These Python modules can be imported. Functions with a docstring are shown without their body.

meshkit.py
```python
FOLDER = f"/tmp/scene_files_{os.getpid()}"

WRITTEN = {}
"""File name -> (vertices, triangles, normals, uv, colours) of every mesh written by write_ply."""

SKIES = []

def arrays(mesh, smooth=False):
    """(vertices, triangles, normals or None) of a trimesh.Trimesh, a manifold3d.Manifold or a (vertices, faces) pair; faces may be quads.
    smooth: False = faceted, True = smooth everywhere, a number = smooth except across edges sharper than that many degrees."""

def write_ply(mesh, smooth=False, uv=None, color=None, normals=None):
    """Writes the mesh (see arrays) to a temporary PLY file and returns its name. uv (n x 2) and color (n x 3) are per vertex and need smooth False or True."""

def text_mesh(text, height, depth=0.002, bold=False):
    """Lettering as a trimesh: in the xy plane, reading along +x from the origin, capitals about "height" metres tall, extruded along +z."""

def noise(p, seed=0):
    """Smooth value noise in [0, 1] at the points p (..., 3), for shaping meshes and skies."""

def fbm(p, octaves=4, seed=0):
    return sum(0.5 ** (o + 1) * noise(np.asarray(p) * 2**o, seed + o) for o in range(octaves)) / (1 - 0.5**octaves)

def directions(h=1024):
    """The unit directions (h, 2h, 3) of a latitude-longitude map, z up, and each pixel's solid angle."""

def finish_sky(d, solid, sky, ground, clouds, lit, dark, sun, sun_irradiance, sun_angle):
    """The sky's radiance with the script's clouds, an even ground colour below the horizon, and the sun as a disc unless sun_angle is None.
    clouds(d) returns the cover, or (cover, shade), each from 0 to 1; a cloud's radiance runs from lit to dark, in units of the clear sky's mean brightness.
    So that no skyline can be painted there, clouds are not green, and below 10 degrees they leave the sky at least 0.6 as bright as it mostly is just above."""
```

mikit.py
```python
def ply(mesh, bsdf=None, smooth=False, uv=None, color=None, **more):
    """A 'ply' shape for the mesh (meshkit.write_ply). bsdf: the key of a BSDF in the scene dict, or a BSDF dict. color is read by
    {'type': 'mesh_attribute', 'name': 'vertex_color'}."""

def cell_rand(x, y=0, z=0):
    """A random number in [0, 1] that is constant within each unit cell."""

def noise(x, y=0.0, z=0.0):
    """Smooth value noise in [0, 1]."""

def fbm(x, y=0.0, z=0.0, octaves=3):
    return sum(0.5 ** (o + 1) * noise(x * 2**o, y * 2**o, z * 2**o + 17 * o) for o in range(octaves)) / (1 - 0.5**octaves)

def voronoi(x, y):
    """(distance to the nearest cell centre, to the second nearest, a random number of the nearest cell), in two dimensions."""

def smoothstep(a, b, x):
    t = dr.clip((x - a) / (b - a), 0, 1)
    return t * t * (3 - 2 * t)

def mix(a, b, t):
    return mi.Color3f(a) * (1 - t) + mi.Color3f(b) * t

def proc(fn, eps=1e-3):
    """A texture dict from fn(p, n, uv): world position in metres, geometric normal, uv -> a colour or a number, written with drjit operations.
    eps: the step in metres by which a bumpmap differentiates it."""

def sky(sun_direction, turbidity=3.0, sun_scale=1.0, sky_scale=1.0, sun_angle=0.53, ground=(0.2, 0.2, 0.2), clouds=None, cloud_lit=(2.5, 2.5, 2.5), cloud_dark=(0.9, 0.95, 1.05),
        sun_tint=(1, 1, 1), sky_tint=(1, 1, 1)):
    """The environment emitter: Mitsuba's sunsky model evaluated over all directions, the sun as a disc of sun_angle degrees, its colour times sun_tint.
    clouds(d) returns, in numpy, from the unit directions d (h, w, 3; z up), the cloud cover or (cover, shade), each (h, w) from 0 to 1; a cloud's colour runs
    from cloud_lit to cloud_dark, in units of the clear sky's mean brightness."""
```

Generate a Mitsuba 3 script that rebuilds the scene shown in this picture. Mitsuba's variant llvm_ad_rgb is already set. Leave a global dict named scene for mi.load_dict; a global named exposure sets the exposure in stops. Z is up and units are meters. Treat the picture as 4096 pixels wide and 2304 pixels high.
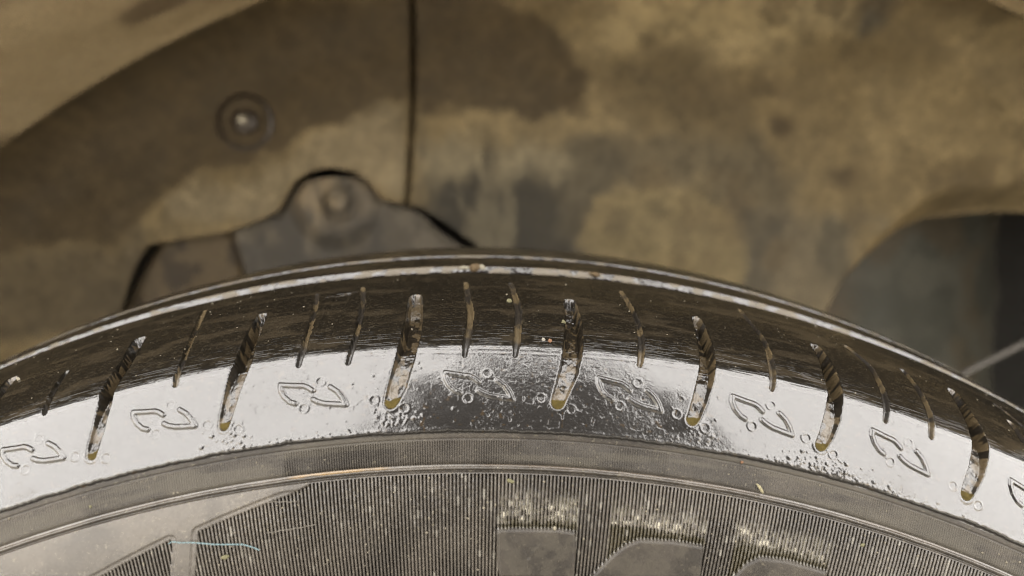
import math, random, numpy as np, trimesh, shapely, mitsuba as mi, drjit as dr
import manifold3d as m3
import meshkit, mikit
from mikit import noise, fbm, cell_rand, smoothstep, mix

T = mi.ScalarTransform4f
scene, labels = {}, {}
rng = np.random.default_rng(7)

# ---------------------------------------------------------------- camera, light, exposure
CAM = np.array([0.00513, -0.15683, 0.32477])
PITCH, ROLL, YAW = -0.06973, 0.00064, 0.02852
fwd = np.array([math.sin(YAW) * math.cos(PITCH), math.cos(YAW) * math.cos(PITCH), math.sin(PITCH)])
right = np.array([math.cos(YAW), -math.sin(YAW), 0.0])
up = math.cos(ROLL) * np.cross(right, fwd) - math.sin(ROLL) * right
scene['camera'] = {'type': 'thinlens', 'fov': 68.6, 'fov_axis': 'x', 'aperture_radius': 0.0017, 'focus_distance': 0.168,
                   'near_clip': 0.005, 'far_clip': 2000.0,
                   'to_world': T().look_at(origin=CAM.tolist(), target=(CAM + fwd).tolist(), up=up.tolist())}
scene['sky'] = mikit.sky((-0.25, 0.72, 0.65), turbidity=3, sun_scale=0.1, sun_angle=30, ground=(0.2, 0.19, 0.17),
                         clouds=lambda d: 1.0, cloud_lit=(2.5, 2.39, 2.27), cloud_dark=(1.6, 1.6, 1.6))
exposure = 6.0

# ---------------------------------------------------------------- helpers
def ref(k): return {'type': 'ref', 'id': k}

def add(key, mesh, bsdf, smooth=False, **kw):
    scene[key] = mikit.ply(mesh, bsdf, smooth=smooth, **kw)
    return key

def add_n(key, v, f, n, bsdf, uv=None):
    path = meshkit.write_ply((v, f), normals=n, uv=uv)
    scene[key] = {'type': 'ply', 'filename': path, 'face_normals': False, 'bsdf': ref(bsdf)}
    return key

def numbered(key):
    if key not in scene: return key
    i = 1
    while f'{key}_{i:03d}' in scene: i += 1
    return f'{key}_{i:03d}'

def thing(key, label, cat, group=None, kind=None):
    labels[key] = {'label': label, 'category': cat}
    if group: labels[key]['group'] = group
    if kind: labels[key]['kind'] = kind

def struct(key, label=None):
    labels[key] = {'kind': 'structure'}
    if label: labels[key]['label'] = label

def sstep(a, b, x):
    t = np.clip((x - a) / (b - a), 0, 1)
    return t * t * (3 - 2 * t)

def nz(p, seed=0): return meshkit.noise(np.asarray(p, float), seed)

# ---------------------------------------------------------------- materials
def rgb(*c): return {'type': 'rgb', 'value': list(c)}

def band_bump(p, n, uv):
    u, v = uv.x, uv.y
    # pebbly skin of the dried dressing, coarser where the film ran thick, with pits
    thick = smoothstep(0.42, 0.62, fbm(u * 0.055 + 3.1, v * 0.09 + 7.7, 0.0, 3) + 0.34 * dr.exp(-dr.square((u - 8) / 26)) - 0.06)
    peb = fbm(u * 2.1, v * 2.1, 2.0, 3)
    fine = fbm(u * 6.0, v * 6.0, 5.0, 2)
    pit = smoothstep(0.80, 0.90, noise(u * 1.1, v * 1.1, 9.0))
    roll = fbm(u * 0.22, v * 0.35, 1.0, 2)
    return 1e-5 * (thick * (5.0 * peb + 2.0 * fine) + 0.9 * fine - 3.0 * pit * (0.4 + thick) + 5.0 * roll)

def band_rough(p, n, uv):
    thick = smoothstep(0.45, 0.7, fbm(uv.x * 0.055 + 3.1, uv.y * 0.09 + 7.7, 0.0, 3))
    return 0.09 + 0.08 * thick + 0.04 * noise(uv.x * 1.5, uv.y * 1.5)

def band_col(p, n, uv):
    sp = smoothstep(0.86, 0.93, noise(uv.x * 1.4, uv.y * 1.4, 21.0))
    return mix((0.008, 0.0075, 0.007), (0.014, 0.010, 0.006), sp)

scene['wet_rubber'] = {'type': 'bumpmap', 'arbitrary': mikit.proc(band_bump, eps=5e-5), 'scale': 1.0,
                       'bsdf': {'type': 'principled', 'base_color': mikit.proc(band_col), 'roughness': mikit.proc(band_rough), 'specular': 0.54}}

def tread_bump(p, n, uv):
    u, v = uv.x, uv.y
    st = fbm(u * 0.22, v * 3.6, 1.0, 3)
    scr = smoothstep(0.70, 0.78, noise(u * 0.35 + 5.0 * noise(v * 2.0), v * 5.5, 3.0))
    return 1e-5 * (2.2 * st - 3.6 * scr + 1.6 * fbm(u * 1.6, v * 2.2, 6.0, 3))

def tread_col(p, n, uv):
    d = smoothstep(0.52, 0.72, fbm(uv.x * 0.10, uv.y * 0.35, 4.0, 3))
    g = smoothstep(0.66, 0.8, noise(uv.x * 2.3, uv.y * 3.3, 8.0))
    return mix(mix((0.003, 0.0026, 0.002), (0.0085, 0.0068, 0.0046), d), (0.016, 0.0135, 0.0095), g * 0.4)

scene['worn_rubber'] = {'type': 'bumpmap', 'arbitrary': mikit.proc(tread_bump, eps=6e-5), 'scale': 1.0,
                        'bsdf': {'type': 'principled', 'base_color': mikit.proc(tread_col), 'roughness': 0.17, 'specular': 0.26}}

def edge_bump(p, n, uv):
    return 1e-5 * (7.0 * fbm(uv.x * 1.4, uv.y * 2.6, 3.0, 4) + 6.0 * smoothstep(0.55, 0.7, noise(uv.x * 0.9, uv.y * 1.8, 6.0)))
def edge_col(p, n, uv):
    return mix((0.008, 0.007, 0.006), (0.040, 0.032, 0.020), smoothstep(0.50, 0.62, fbm(uv.x * 0.35, uv.y * 0.8, 4.0, 3)))
def edge_rough(p, n, uv):
    return 0.14 + 0.5 * smoothstep(0.45, 0.62, fbm(uv.x * 0.35, uv.y * 0.8, 4.0, 3))
scene['edge_rubber'] = {'type': 'bumpmap', 'arbitrary': mikit.proc(edge_bump, eps=6e-5), 'scale': 1.0,
                        'bsdf': {'type': 'principled', 'base_color': mikit.proc(edge_col), 'roughness': mikit.proc(edge_rough), 'specular': 0.5}}

def groove_col(p, n, uv):
    cake = smoothstep(0.44, 0.58, fbm(uv.x * 0.9, uv.y * 0.55, 3.0, 3))
    return mix((0.0060, 0.0050, 0.0038), (0.0270, 0.0195, 0.0100), cake)

def groove_rough(p, n, uv):
    cake = smoothstep(0.44, 0.58, fbm(uv.x * 0.9, uv.y * 0.55, 3.0, 3))
    return 0.14 + 0.25 * cake

def groove_bump(p, n, uv):
    return 1e-4 * (1.6 * fbm(uv.x * 1.7, uv.y * 1.7, 4.0, 3))

scene['muddy_groove'] = {'type': 'bumpmap', 'arbitrary': mikit.proc(groove_bump, eps=6e-5), 'scale': 1.0,
                         'bsdf': {'type': 'principled', 'base_color': mikit.proc(groove_col), 'roughness': mikit.proc(groove_rough), 'specular': 0.42}}

def silt_col(p, n, uv):
    return mix((0.015, 0.0115, 0.0030), (0.033, 0.0245, 0.0065), fbm(uv.x * 1.3, uv.y * 1.3, 2.0, 3))
scene['ochre_silt'] = {'type': 'principled', 'base_color': mikit.proc(silt_col), 'roughness': 0.8, 'specular': 0.05}

def sipe_col(p, n, uv):
    cake = smoothstep(0.40, 0.60, fbm(uv.x * 0.30, uv.y * 0.22, 3.0, 3))
    return mix((0.007, 0.0058, 0.0045), (0.034, 0.025, 0.013), cake)
scene['muddy_sipe'] = {'type': 'principled', 'base_color': mikit.proc(sipe_col), 'roughness': 0.4, 'specular': 0.4}

def side_col(p, n, uv):
    # dry sidewall: rubber with a grey film, grit and specks
    f = fbm(uv.x * 0.12, uv.y * 0.14, 1.0, 3)
    g = noise(uv.x * 3.1, uv.y * 3.1, 2.0)
    sp = smoothstep(0.87, 0.93, noise(uv.x * 2.6, uv.y * 2.6, 12.0))
    c = mix((0.020, 0.0175, 0.0145), (0.031, 0.027, 0.022), smoothstep(0.3, 0.7, f))
    c = c * (0.82 + 0.36 * g)
    return mix(c, (0.07, 0.062, 0.045), sp * 0.6)

scene['dry_rubber'] = {'type': 'principled', 'base_color': mikit.proc(side_col), 'roughness': 0.42, 'specular': 0.35}

RIB_U = 0.00275
GLINT_DUST = [(0.0255, 0.0848, -36.6, -30.4), (0.1095, 0.1839, -36.4, -30.8), (0.2067, 0.2824, -35.9, -30.6)]
def serr_col(p, n, uv):
    # uv.x counts ribs, uv.y is millimetres along the section
    k = dr.floor(uv.x + 0.5)
    c = side_col(p, n, mi.Point2f(uv.x * 0.735, uv.y))
    seg = cell_rand(k, dr.floor(uv.y * 0.9 + 7.0 * cell_rand(k, 3.0)), 1.0)
    in_gap = smoothstep(0.20, 0.30, dr.abs(uv.x - k))
    c = c * 0.95
    zone, olive = mi.Float(0.0), mi.Float(0.0)
    for a, b, v0, v1 in GLINT_DUST:
        w = fbm(uv.x * 0.05, uv.y * 0.3, 4.0, 2) - 0.5
        th = uv.x * RIB_U
        zone = dr.maximum(zone, smoothstep(a - 0.001, a + 0.002, th) * smoothstep(b + 0.001, b - 0.001, th) *
                          smoothstep(v1 + 1.2, v1 - 2.2, uv.y + 3.0 * w) * smoothstep(v0 - 0.9, v0 + 0.2, uv.y + 1.5 * w))
        olive = dr.maximum(olive, smoothstep(a - 0.001, a + 0.003, th) * smoothstep(b + 0.001, b - 0.001, th) * smoothstep(v0 + 1.5, v0 + 0.7, uv.y + 2.4 * w + 0.9 * (seg - 0.5)))
    c = mix(c, (0.145, 0.135, 0.105), zone * dr.select(seg > 0.36, 1.0, 0.10) * in_gap)  # pale dust segments, with the sky glint on the ribs painted in
    c = mix(c, (0.0150, 0.0125, 0.0055), olive * 0.85)
    lr = cell_rand(k, dr.floor(uv.y * (0.35 + 0.5 * cell_rand(k, 8.0)) + 9.0 * cell_rand(k, 5.0)), 7.0)
    silver_glint = smoothstep(0.90, 1.0, lr) * smoothstep(0.40, 0.56, fbm(uv.x * 0.045, uv.y * 0.09, 33.0, 3))
    c = mix(c, (0.105, 0.099, 0.085), silver_glint * (0.5 + 0.5 * in_gap))  # wet silver glints on the ribs, painted as pale dashes
    return c
scene['serrated_rubber'] = {'type': 'principled', 'base_color': mikit.proc(serr_col), 'roughness': 0.26, 'specular': 0.42}

def ring_col(p, n, uv):
    c = side_col(p, n, mi.Point2f(uv.x * 0.5, uv.y))
    cake = smoothstep(0.50, 0.64, fbm(uv.x * 0.022, uv.y * 0.5, 9.0, 3))
    return mix(c, (0.036, 0.032, 0.025), cake * 0.7) * 0.75
scene['ring_rubber'] = {'type': 'principled', 'base_color': mikit.proc(ring_col), 'roughness': 0.5, 'specular': 0.14}

def bead_col(p, n, uv):
    c = side_col(p, n, uv)
    w = noise(uv.x * 0.35, uv.y * 1.5, 3.0)
    run = smoothstep(0.36, 0.50, fbm(uv.x * 0.045 + 1.7, 0.0, 2.0, 3)) * smoothstep(-25.05, -24.75, uv.y - 0.25 * w)
    cake = smoothstep(-37.0, -33.0, uv.x) * smoothstep(-9.0, -15.0, uv.x + 8.0 * w) * smoothstep(-25.2, -24.9, uv.y - 0.3 * w)
    return mix(mix(c, (0.019, 0.013, 0.007), run), (0.066, 0.043, 0.018), cake)
scene['letter_rubber'] = {'type': 'principled', 'base_color': mikit.proc(lambda p, n, uv: mix(side_col(p, n, uv) * 0.60, (0.024, 0.0212, 0.0165), 0.5 * smoothstep(0.50, 0.66, fbm(uv.x * 0.4, uv.y * 0.5, 15.0, 4)))), 'roughness': 0.5, 'specular': 0.16}
scene['bead_rubber'] = {'type': 'principled', 'base_color': mikit.proc(bead_col), 'roughness': 0.33, 'specular': 0.45}

# ---------------------------------------------------------------- tyre: section profile (tangent angle along the section, integrated)
AT = [(-130, -75), (-100, -60), (-80, -38), (-60, -14), (-45, 0), (-32, 8), (-24, 13), (-18.2, 13), (-10, 21), (-.6, 31.5), (.5, 49), (1.6, 54), (4, 60), (10, 67),
      (22, 74.3), (40, 79), (54, 79), (66, 82), (92, 90)]
_t = np.linspace(-130, 92, 4441)
_a = np.radians(np.interp(_t, *zip(*AT)))
_dt = _t[1] - _t[0]
_R = np.concatenate([[0], np.cumsum(.5 * (np.cos(_a)[1:] + np.cos(_a)[:-1]) * _dt)])
_Y = np.concatenate([[0], np.cumsum(.5 * (np.sin(_a)[1:] + np.sin(_a)[:-1]) * _dt)])
_R = (_R + 301.33 - np.interp(0, _t, _R)) / 1000
_Y = (_Y + 0.76 - np.interp(0, _t, _Y)) / 1000
_as = np.convolve(np.pad(_a, 8, mode='edge'), np.ones(17) / 17, 'valid')
Y_MID = _Y[-1]
def prof(t): return np.interp(t, _t, _R), np.interp(t, _t, _Y), np.interp(t, _t, _as)

def surf(th, t, h_mm):
    """Point of the tyre surface at angle th, section length t (mm), raised by h (mm) along the section normal."""
    R, Y, a = prof(t)
    r = R + h_mm * 1e-3 * np.sin(a); y = Y - h_mm * 1e-3 * np.cos(a)
    return np.stack([r * np.sin(th), y + 0 * th, r * np.cos(th)], -1)

def grid_faces(n, m):
    i = np.arange(n * m).reshape(n, m)
    a, b, c, d = i[:-1, :-1].ravel(), i[1:, :-1].ravel(), i[1:, 1:].ravel(), i[:-1, 1:].ravel()
    return np.stack([a, b, c, d], 1)          # rows: t, columns: theta

def vnormals(V):
    """V: (n, m, 3) grid, rows t, columns theta; outward normals."""
    du = np.gradient(V, axis=1); dv = np.gradient(V, axis=0)
    n = np.cross(du, dv)
    n /= np.maximum(np.linalg.norm(n, axis=-1, keepdims=True), 1e-12)
    return -n if n[n.shape[0] // 2, n.shape[1] // 2] @ np.array([0, -1, 0.3]) < 0 else n

def emit(V, UV, lab, names, uvscale=None):
    """Splits a grid by its face labels into entries: names = {label: (key, bsdf)}."""
    n, m = V.shape[:2]
    N = vnormals(V).reshape(-1, 3); P = V.reshape(-1, 3); U = UV.reshape(-1, 2)
    F = grid_faces(n, m); L = lab.ravel()
    e1 = P[F[0, 1]] - P[F[0, 0]]; e2 = P[F[0, 2]] - P[F[0, 0]]
    if np.cross(e1, e2) @ N[F[0, 0]] < 0: F = F[:, ::-1]
    tri = np.stack([F[:, [0, 1, 2]], F[:, [0, 2, 3]]], 1)
    for l in np.unique(L):
        if l not in names: continue
        f = tri[L == l].reshape(-1, 3)
        used, inv = np.unique(f, return_inverse=True)
        add_n(names[l][0], P[used], inv.reshape(-1, 3), N[used], names[l][1], U[used])

def capsules(X, Tt, th, line):
    """Signed distance (mm) to a chain of round cones in the unrolled surface; negative inside. Also the chain's own t at the nearest point."""
    D = np.full(X.shape, 9.0); 
    for (a, ta, wa), (b, tb, wb) in zip(line[:-1], line[1:]):
        Rm = prof(0.5 * (ta + tb))[0] * 1000
        ax, bx = (a - th) * Rm, (b - th) * Rm
        dx, dt_ = bx - ax, tb - ta
        L2 = dx * dx + dt_ * dt_
        k = np.clip(((0 - ax) * dx + (Tt - ta) * dt_) / L2, 0, 1)
        D = np.minimum(D, np.hypot(ax + k * dx, ta + k * dt_ - Tt) - (wa + (wb - wa) * k))
    return D

GROOVES = [
    [(-0.2513, 21.16, 1.55), (-0.2479, 12.38, 1.51), (-0.248, 7.45, 1.62), (-0.2514, 1.69, 1.57), (-0.2538, -2.42, 1.38), (-0.2588, -7.3, 1.3), (-0.2633, -10.63, 1.23), (-0.2652, -12.28, 1.1)],
    [(-0.1564, 20.47, 1.18), (-0.1557, 12.65, 1.48), (-0.1558, 5.13, 1.61), (-0.1564, 0.64, 1.81), (-0.1599, -2.08, 1.8), (-0.1645, -6.37, 1.54), (-0.1691, -10.78, 1.28), (-0.1707, -12.23, 1.13)],
    [(-0.0409, 22.59, 1.49), (-0.039, 10.94, 1.9), (-0.0397, 3.06, 2.0), (-0.0425, -2.12, 1.98), (-0.0477, -7.63, 1.97), (-0.052, -10.97, 1.55), (-0.0531, -11.56, 1.4)],
    [(0.0771, 21.25, 1.33), (0.0771, 12.18, 1.72), (0.0764, 5.34, 1.89), (0.0749, -0.28, 2.02), (0.0723, -4.8, 1.99), (0.0682, -8.66, 1.67), (0.065, -11.56, 1.45)],
    [(0.1751, 20.29, 1.05), (0.1741, 10.36, 1.5), (0.1726, 2.68, 1.67), (0.1707, -2.59, 1.65), (0.1673, -7.1, 1.59), (0.1637, -11.07, 1.4), (0.1621, -12.12, 1.31)],
    [(0.2698, 19.66, 1.15), (0.2694, 12.08, 1.44), (0.2674, 5.38, 1.73), (0.2664, -1.12, 1.59), (0.2647, -5.33, 1.75), (0.2613, -9.42, 1.52), (0.2581, -11.87, 1.28)],
    [(0.3877, 21.39, 1.24), (0.3831, 14.48, 1.51), (0.3807, 7.55, 1.71), (0.3794, 1.54, 2.0), (0.3797, -2.39, 1.92), (0.3775, -6.65, 1.86), (0.3736, -11.02, 1.54), (0.3723, -12.38, 1.36)],
]
SIPES = [
    [(-0.2969, 13.35, 0.52), (-0.2967, 7.47, 0.61), (-0.2963, 2.56, 0.58), (-0.297, -0.45, 0.48)],
    [(-0.2131, 32.92, 0.56), (-0.2059, 20.29, 0.56), (-0.2028, 11.48, 0.52), (-0.2016, 5.91, 0.55), (-0.2017, 2.38, 0.64), (-0.2038, -1.68, 0.48)],
    [(-0.1214, 30.79, 0.53), (-0.1163, 20.59, 0.56), (-0.1142, 11.59, 0.55), (-0.1141, 5.93, 0.55), (-0.115, 1.46, 0.67), (-0.1173, -1.78, 0.45)],
    [(-0.0856, 32.06, 0.53), (-0.0803, 20.27, 0.56), (-0.0786, 11.21, 0.55), (-0.0786, 5.23, 0.55), (-0.08, 0.93, 0.57), (-0.0826, -2.42, 0.48)],
    [(-0.0039, 32.55, 0.5), (-0.0009, 21.11, 0.59), (0.0019, 12.9, 0.68), (0.0015, 6.1, 0.67), (0.0001, 1.48, 0.7), (-0.0011, -1.88, 0.48)],
    [(0.0321, 32.61, 0.5), (0.0352, 22.28, 0.59), (0.0373, 14.34, 0.74), (0.0365, 7.19, 0.7), (0.0355, 1.69, 0.7), (0.0342, -1.75, 0.48)],
    [(0.1216, 32.94, 0.47), (0.1243, 20.95, 0.5), (0.1257, 13.51, 0.55), (0.1254, 6.23, 0.58), (0.1243, 1.85, 0.61), (0.1227, -1.92, 0.48)],
    [(0.2221, 34.93, 0.5), (0.2216, 26.77, 0.47), (0.2236, 16.93, 0.56), (0.2228, 10.34, 0.58), (0.221, 4.14, 0.7), (0.2188, -2.29, 0.48)],
    [(0.3047, 27.27, 0.59), (0.3106, 17.97, 0.68), (0.3096, 11.43, 0.64), (0.308, 5.42, 0.64), (0.3057, 0.49, 0.63), (0.3047, -2.77, 0.51)],
    [(0.3471, 22.99, 0.65), (0.3452, 16.58, 0.65), (0.3442, 9.87, 0.67), (0.3425, 4.19, 0.58), (0.3403, -0.09, 0.63), (0.3404, -2.97, 0.48)],
    [(0.4295, 16.4, 0.74), (0.4259, 9.54, 0.73), (0.425, 7.34, 0.76)],
]


# neighbours of the pattern that lie just beyond the frame
def moved(line, d): return [(a + d, t, w) for a, t, w in line]
GROOVES += [moved(GROOVES[0], -0.101), moved(GROOVES[6], 0.098)]
SIPES += [moved(SIPES[1], -0.1735), moved(SIPES[8], 0.133)]
SIPES.append([(-0.1128, 27.0, .22), (-0.098, 28.6, .2), (-0.0842, 29.6, .2)])       # hairline between two sipes
MARKS = [(-0.404, .93), (-0.3063, .94), (-0.2123, .94), (-0.1074, 1.0), (0.009, 1.05), (0.1161, 1.0), (0.213, 1.01), (0.3177, 1.0), (0.4285, 1.05)]
LEAF_A = [(-0.06, 0.76), (-1.0, 1.55), (-1.83, 1.95), (-3.89, 2.25), (-6.55, 2.75), (-6.5, 1.58), (-5.83, 0.13), (-4.64, -1.1), (-3.6, -1.52)]
LEAF_B = [(3.54, 1.14), (4.93, 0.09), (5.92, -1.29), (6.6, -2.8), (4.38, -2.51), (2.29, -2.18), (0.84, -1.61), (0.0, -1.06)]
DOTS = [(1.62, 2.45), (-1.97, -2.76)]

TH = np.arange(-0.50, 0.52, 0.00070)
t_rows = np.concatenate([[-18.2, -18.15, -18.08, -18.0, -17.9], np.arange(-17.75, 0, .18), np.arange(0, 12, .25), np.arange(12, 42.2, .4), np.arange(42.2, 48.6, .3), np.arange(48.6, 51.2, .1),
                         np.arange(51.2, 61.0, .7), np.arange(61.0, 64.3, .3), np.arange(64.3, 66.4, .1), np.linspace(66.4, 92, 20)])
TG, TT = np.meshgrid(TH, t_rows)
Rg = prof(TT)[0] * 1000
H = np.zeros_like(TG)
LAB = np.where(TT > 0, 0, 1)                                        # 0 tread, 1 shoulder band
XMM = TG * 290.0
names = {0: ('tyre__tread', 'worn_rubber'), 1: ('tyre__shoulder_band', 'wet_rubber')}
# soft waviness of the moulded rubber and its film
q = np.stack([XMM, TT, 0 * TT], -1)
H += 0.05 * (nz(q * 0.09, 1) - .5) + 0.016 * (nz(q * 0.45, 2) - .5)
# doubled moulding line at the shoulder edge
for c0, amp in ((-0.35, .06), (-1.35, .045)):
    wob = c0 + 0.35 * (nz(np.stack([XMM * .12, 0 * XMM, 0 * XMM], -1), 3) - .5)
    H += amp * np.exp(-((TT - wob) / .22) ** 2) * (0.55 + 0.9 * nz(np.stack([XMM * .5, TT * 0, TT * 0], -1), 4))
# leaf marks and the small round studs
code = 10
def window(th0, half): 
    j = np.nonzero(np.abs(TH - th0) < half)[0]
    return slice(j[0], j[-1] + 1) if len(j) else None
for th0, s in MARKS:
    w = window(th0, .034)
    if w is None: continue
    x = (TG[:, w] - th0) * 290; y = TT[:, w] + 8.44
    d = np.full(x.shape, 9.0)
    for leaf in (LEAF_A, LEAF_B):
        for (x0, y0), (x1, y1) in zip(leaf[:-1], leaf[1:]):
            x0, x1 = x0 * s, x1 * s
            k = np.clip(((x - x0) * (x1 - x0) + (y - y0) * (y1 - y0)) / ((x1 - x0) ** 2 + (y1 - y0) ** 2), 0, 1)
            d = np.minimum(d, np.hypot(x - x0 - k * (x1 - x0), y - y0 - k * (y1 - y0)) - 0.46)
    H[:, w] += 0.34 * sstep(0.16, -0.22, d)
    LAB[:, w] = np.where(d < 0.10, code, LAB[:, w]); names[code] = (numbered('tyre__leaf_mark') if 'tyre__leaf_mark' not in [v[0] for v in names.values()] else f'tyre__leaf_mark_{code - 10:03d}', 'wet_rubber')
    for c, (dx, dy) in enumerate(DOTS):
        r = np.hypot(x - dx * s, y - dy) - 0.93
        H[:, w] += 0.085 * np.exp(-(r / .17) ** 2) - 0.04 * sstep(.05, -.25, r)
        LAB[:, w] = np.where(r < 0.25, code + 100 + 20 * c, LAB[:, w])
        names[code + 100 + 20 * c] = ('@stud', 'wet_rubber')
    code += 1
# lateral grooves and sipes
for g, line in enumerate(GROOVES):
    w = window(line[4][0], .05)
    if w is None: continue
    rag = 0.07 * (nz(np.stack([XMM[:, w] * 1.3, TT[:, w] * 1.3, 0 * TT[:, w] + g], -1), 5) - .5)
    d = capsules(TG[:, w], TT[:, w], TG[:, w], line) + rag
    t = TT[:, w]
    depth = 1.25 + 2.6 * sstep(-8.5, 4, t) - 1.6 * sstep(15, 20.5, t)
    end = line[-1][1]
    mound = 0.75 * sstep(end + 2.2, end - .6, t) + 0.25 * nz(np.stack([XMM[:, w] * .8, t * .8, 0 * t], -1), 6)
    H[:, w] -= sstep(0.10, -0.42, d) * np.maximum(depth - mound, .3)
    H[:, w] += 0.10 * np.exp(-((d - .3) / .35) ** 2) * sstep(-10.5, -12.5, t)       # raised lip at the lower end
    LAB[:, w] = np.where(d < 0.02, 300 + g, LAB[:, w]); names[300 + g] = ('@groove', 'muddy_groove')
    silt = end + .25 + .8 * nz(np.stack([XMM[:, w] * .7, t * .7, 0 * t + 3 * g], -1), 28)
    LAB[:, w] = np.where((d < -.06) & (t < silt), 350 + g, LAB[:, w]); names[350 + g] = ('@silt', 'ochre_silt')
    # pair of studs beside the lower end
    e = line[-1]
    for c, (dx, dy) in enumerate(((-3.35, .7), (2.9, -1.25))):
        x = (TG[:, w] - e[0]) * 290 - dx; y = TT[:, w] - e[1] - dy
        r = np.hypot(x, y) - 0.93
        H[:, w] += 0.085 * np.exp(-(r / .17) ** 2) - 0.04 * sstep(.05, -.25, r)
        LAB[:, w] = np.where((r < 0.25) & (LAB[:, w] < 300), 500 + 2 * g + c, LAB[:, w]); names[500 + 2 * g + c] = ('@stud', 'wet_rubber')
for g, line in enumerate(SIPES):
    w = window(line[len(line) // 2][0], .03)
    if w is None: continue
    rag = 0.16 * (nz(np.stack([XMM[:, w] * 1.6, TT[:, w] * .9, 0 * TT[:, w] + g], -1), 8) - .5)
    d = capsules(TG[:, w], TT[:, w], TG[:, w], line) + rag
    H[:, w] -= sstep(0.10, -0.22, d) * (1.0 - .6 * sstep(20, 30, TT[:, w]))
    LAB[:, w] = np.where((d < 0.04) & (LAB[:, w] < 300), 400 + g, LAB[:, w]); names[400 + g] = ('@sipe', 'muddy_sipe')
# wear-bar recess beside two sipes
x = (TG + 0.1005) * 305
d = np.maximum(np.abs(x - .03 * (TT - 14)) - 1.9, np.abs(TT - 17.5) - 11.5)
H -= 0.35 * sstep(.3, -.3, d)
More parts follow.
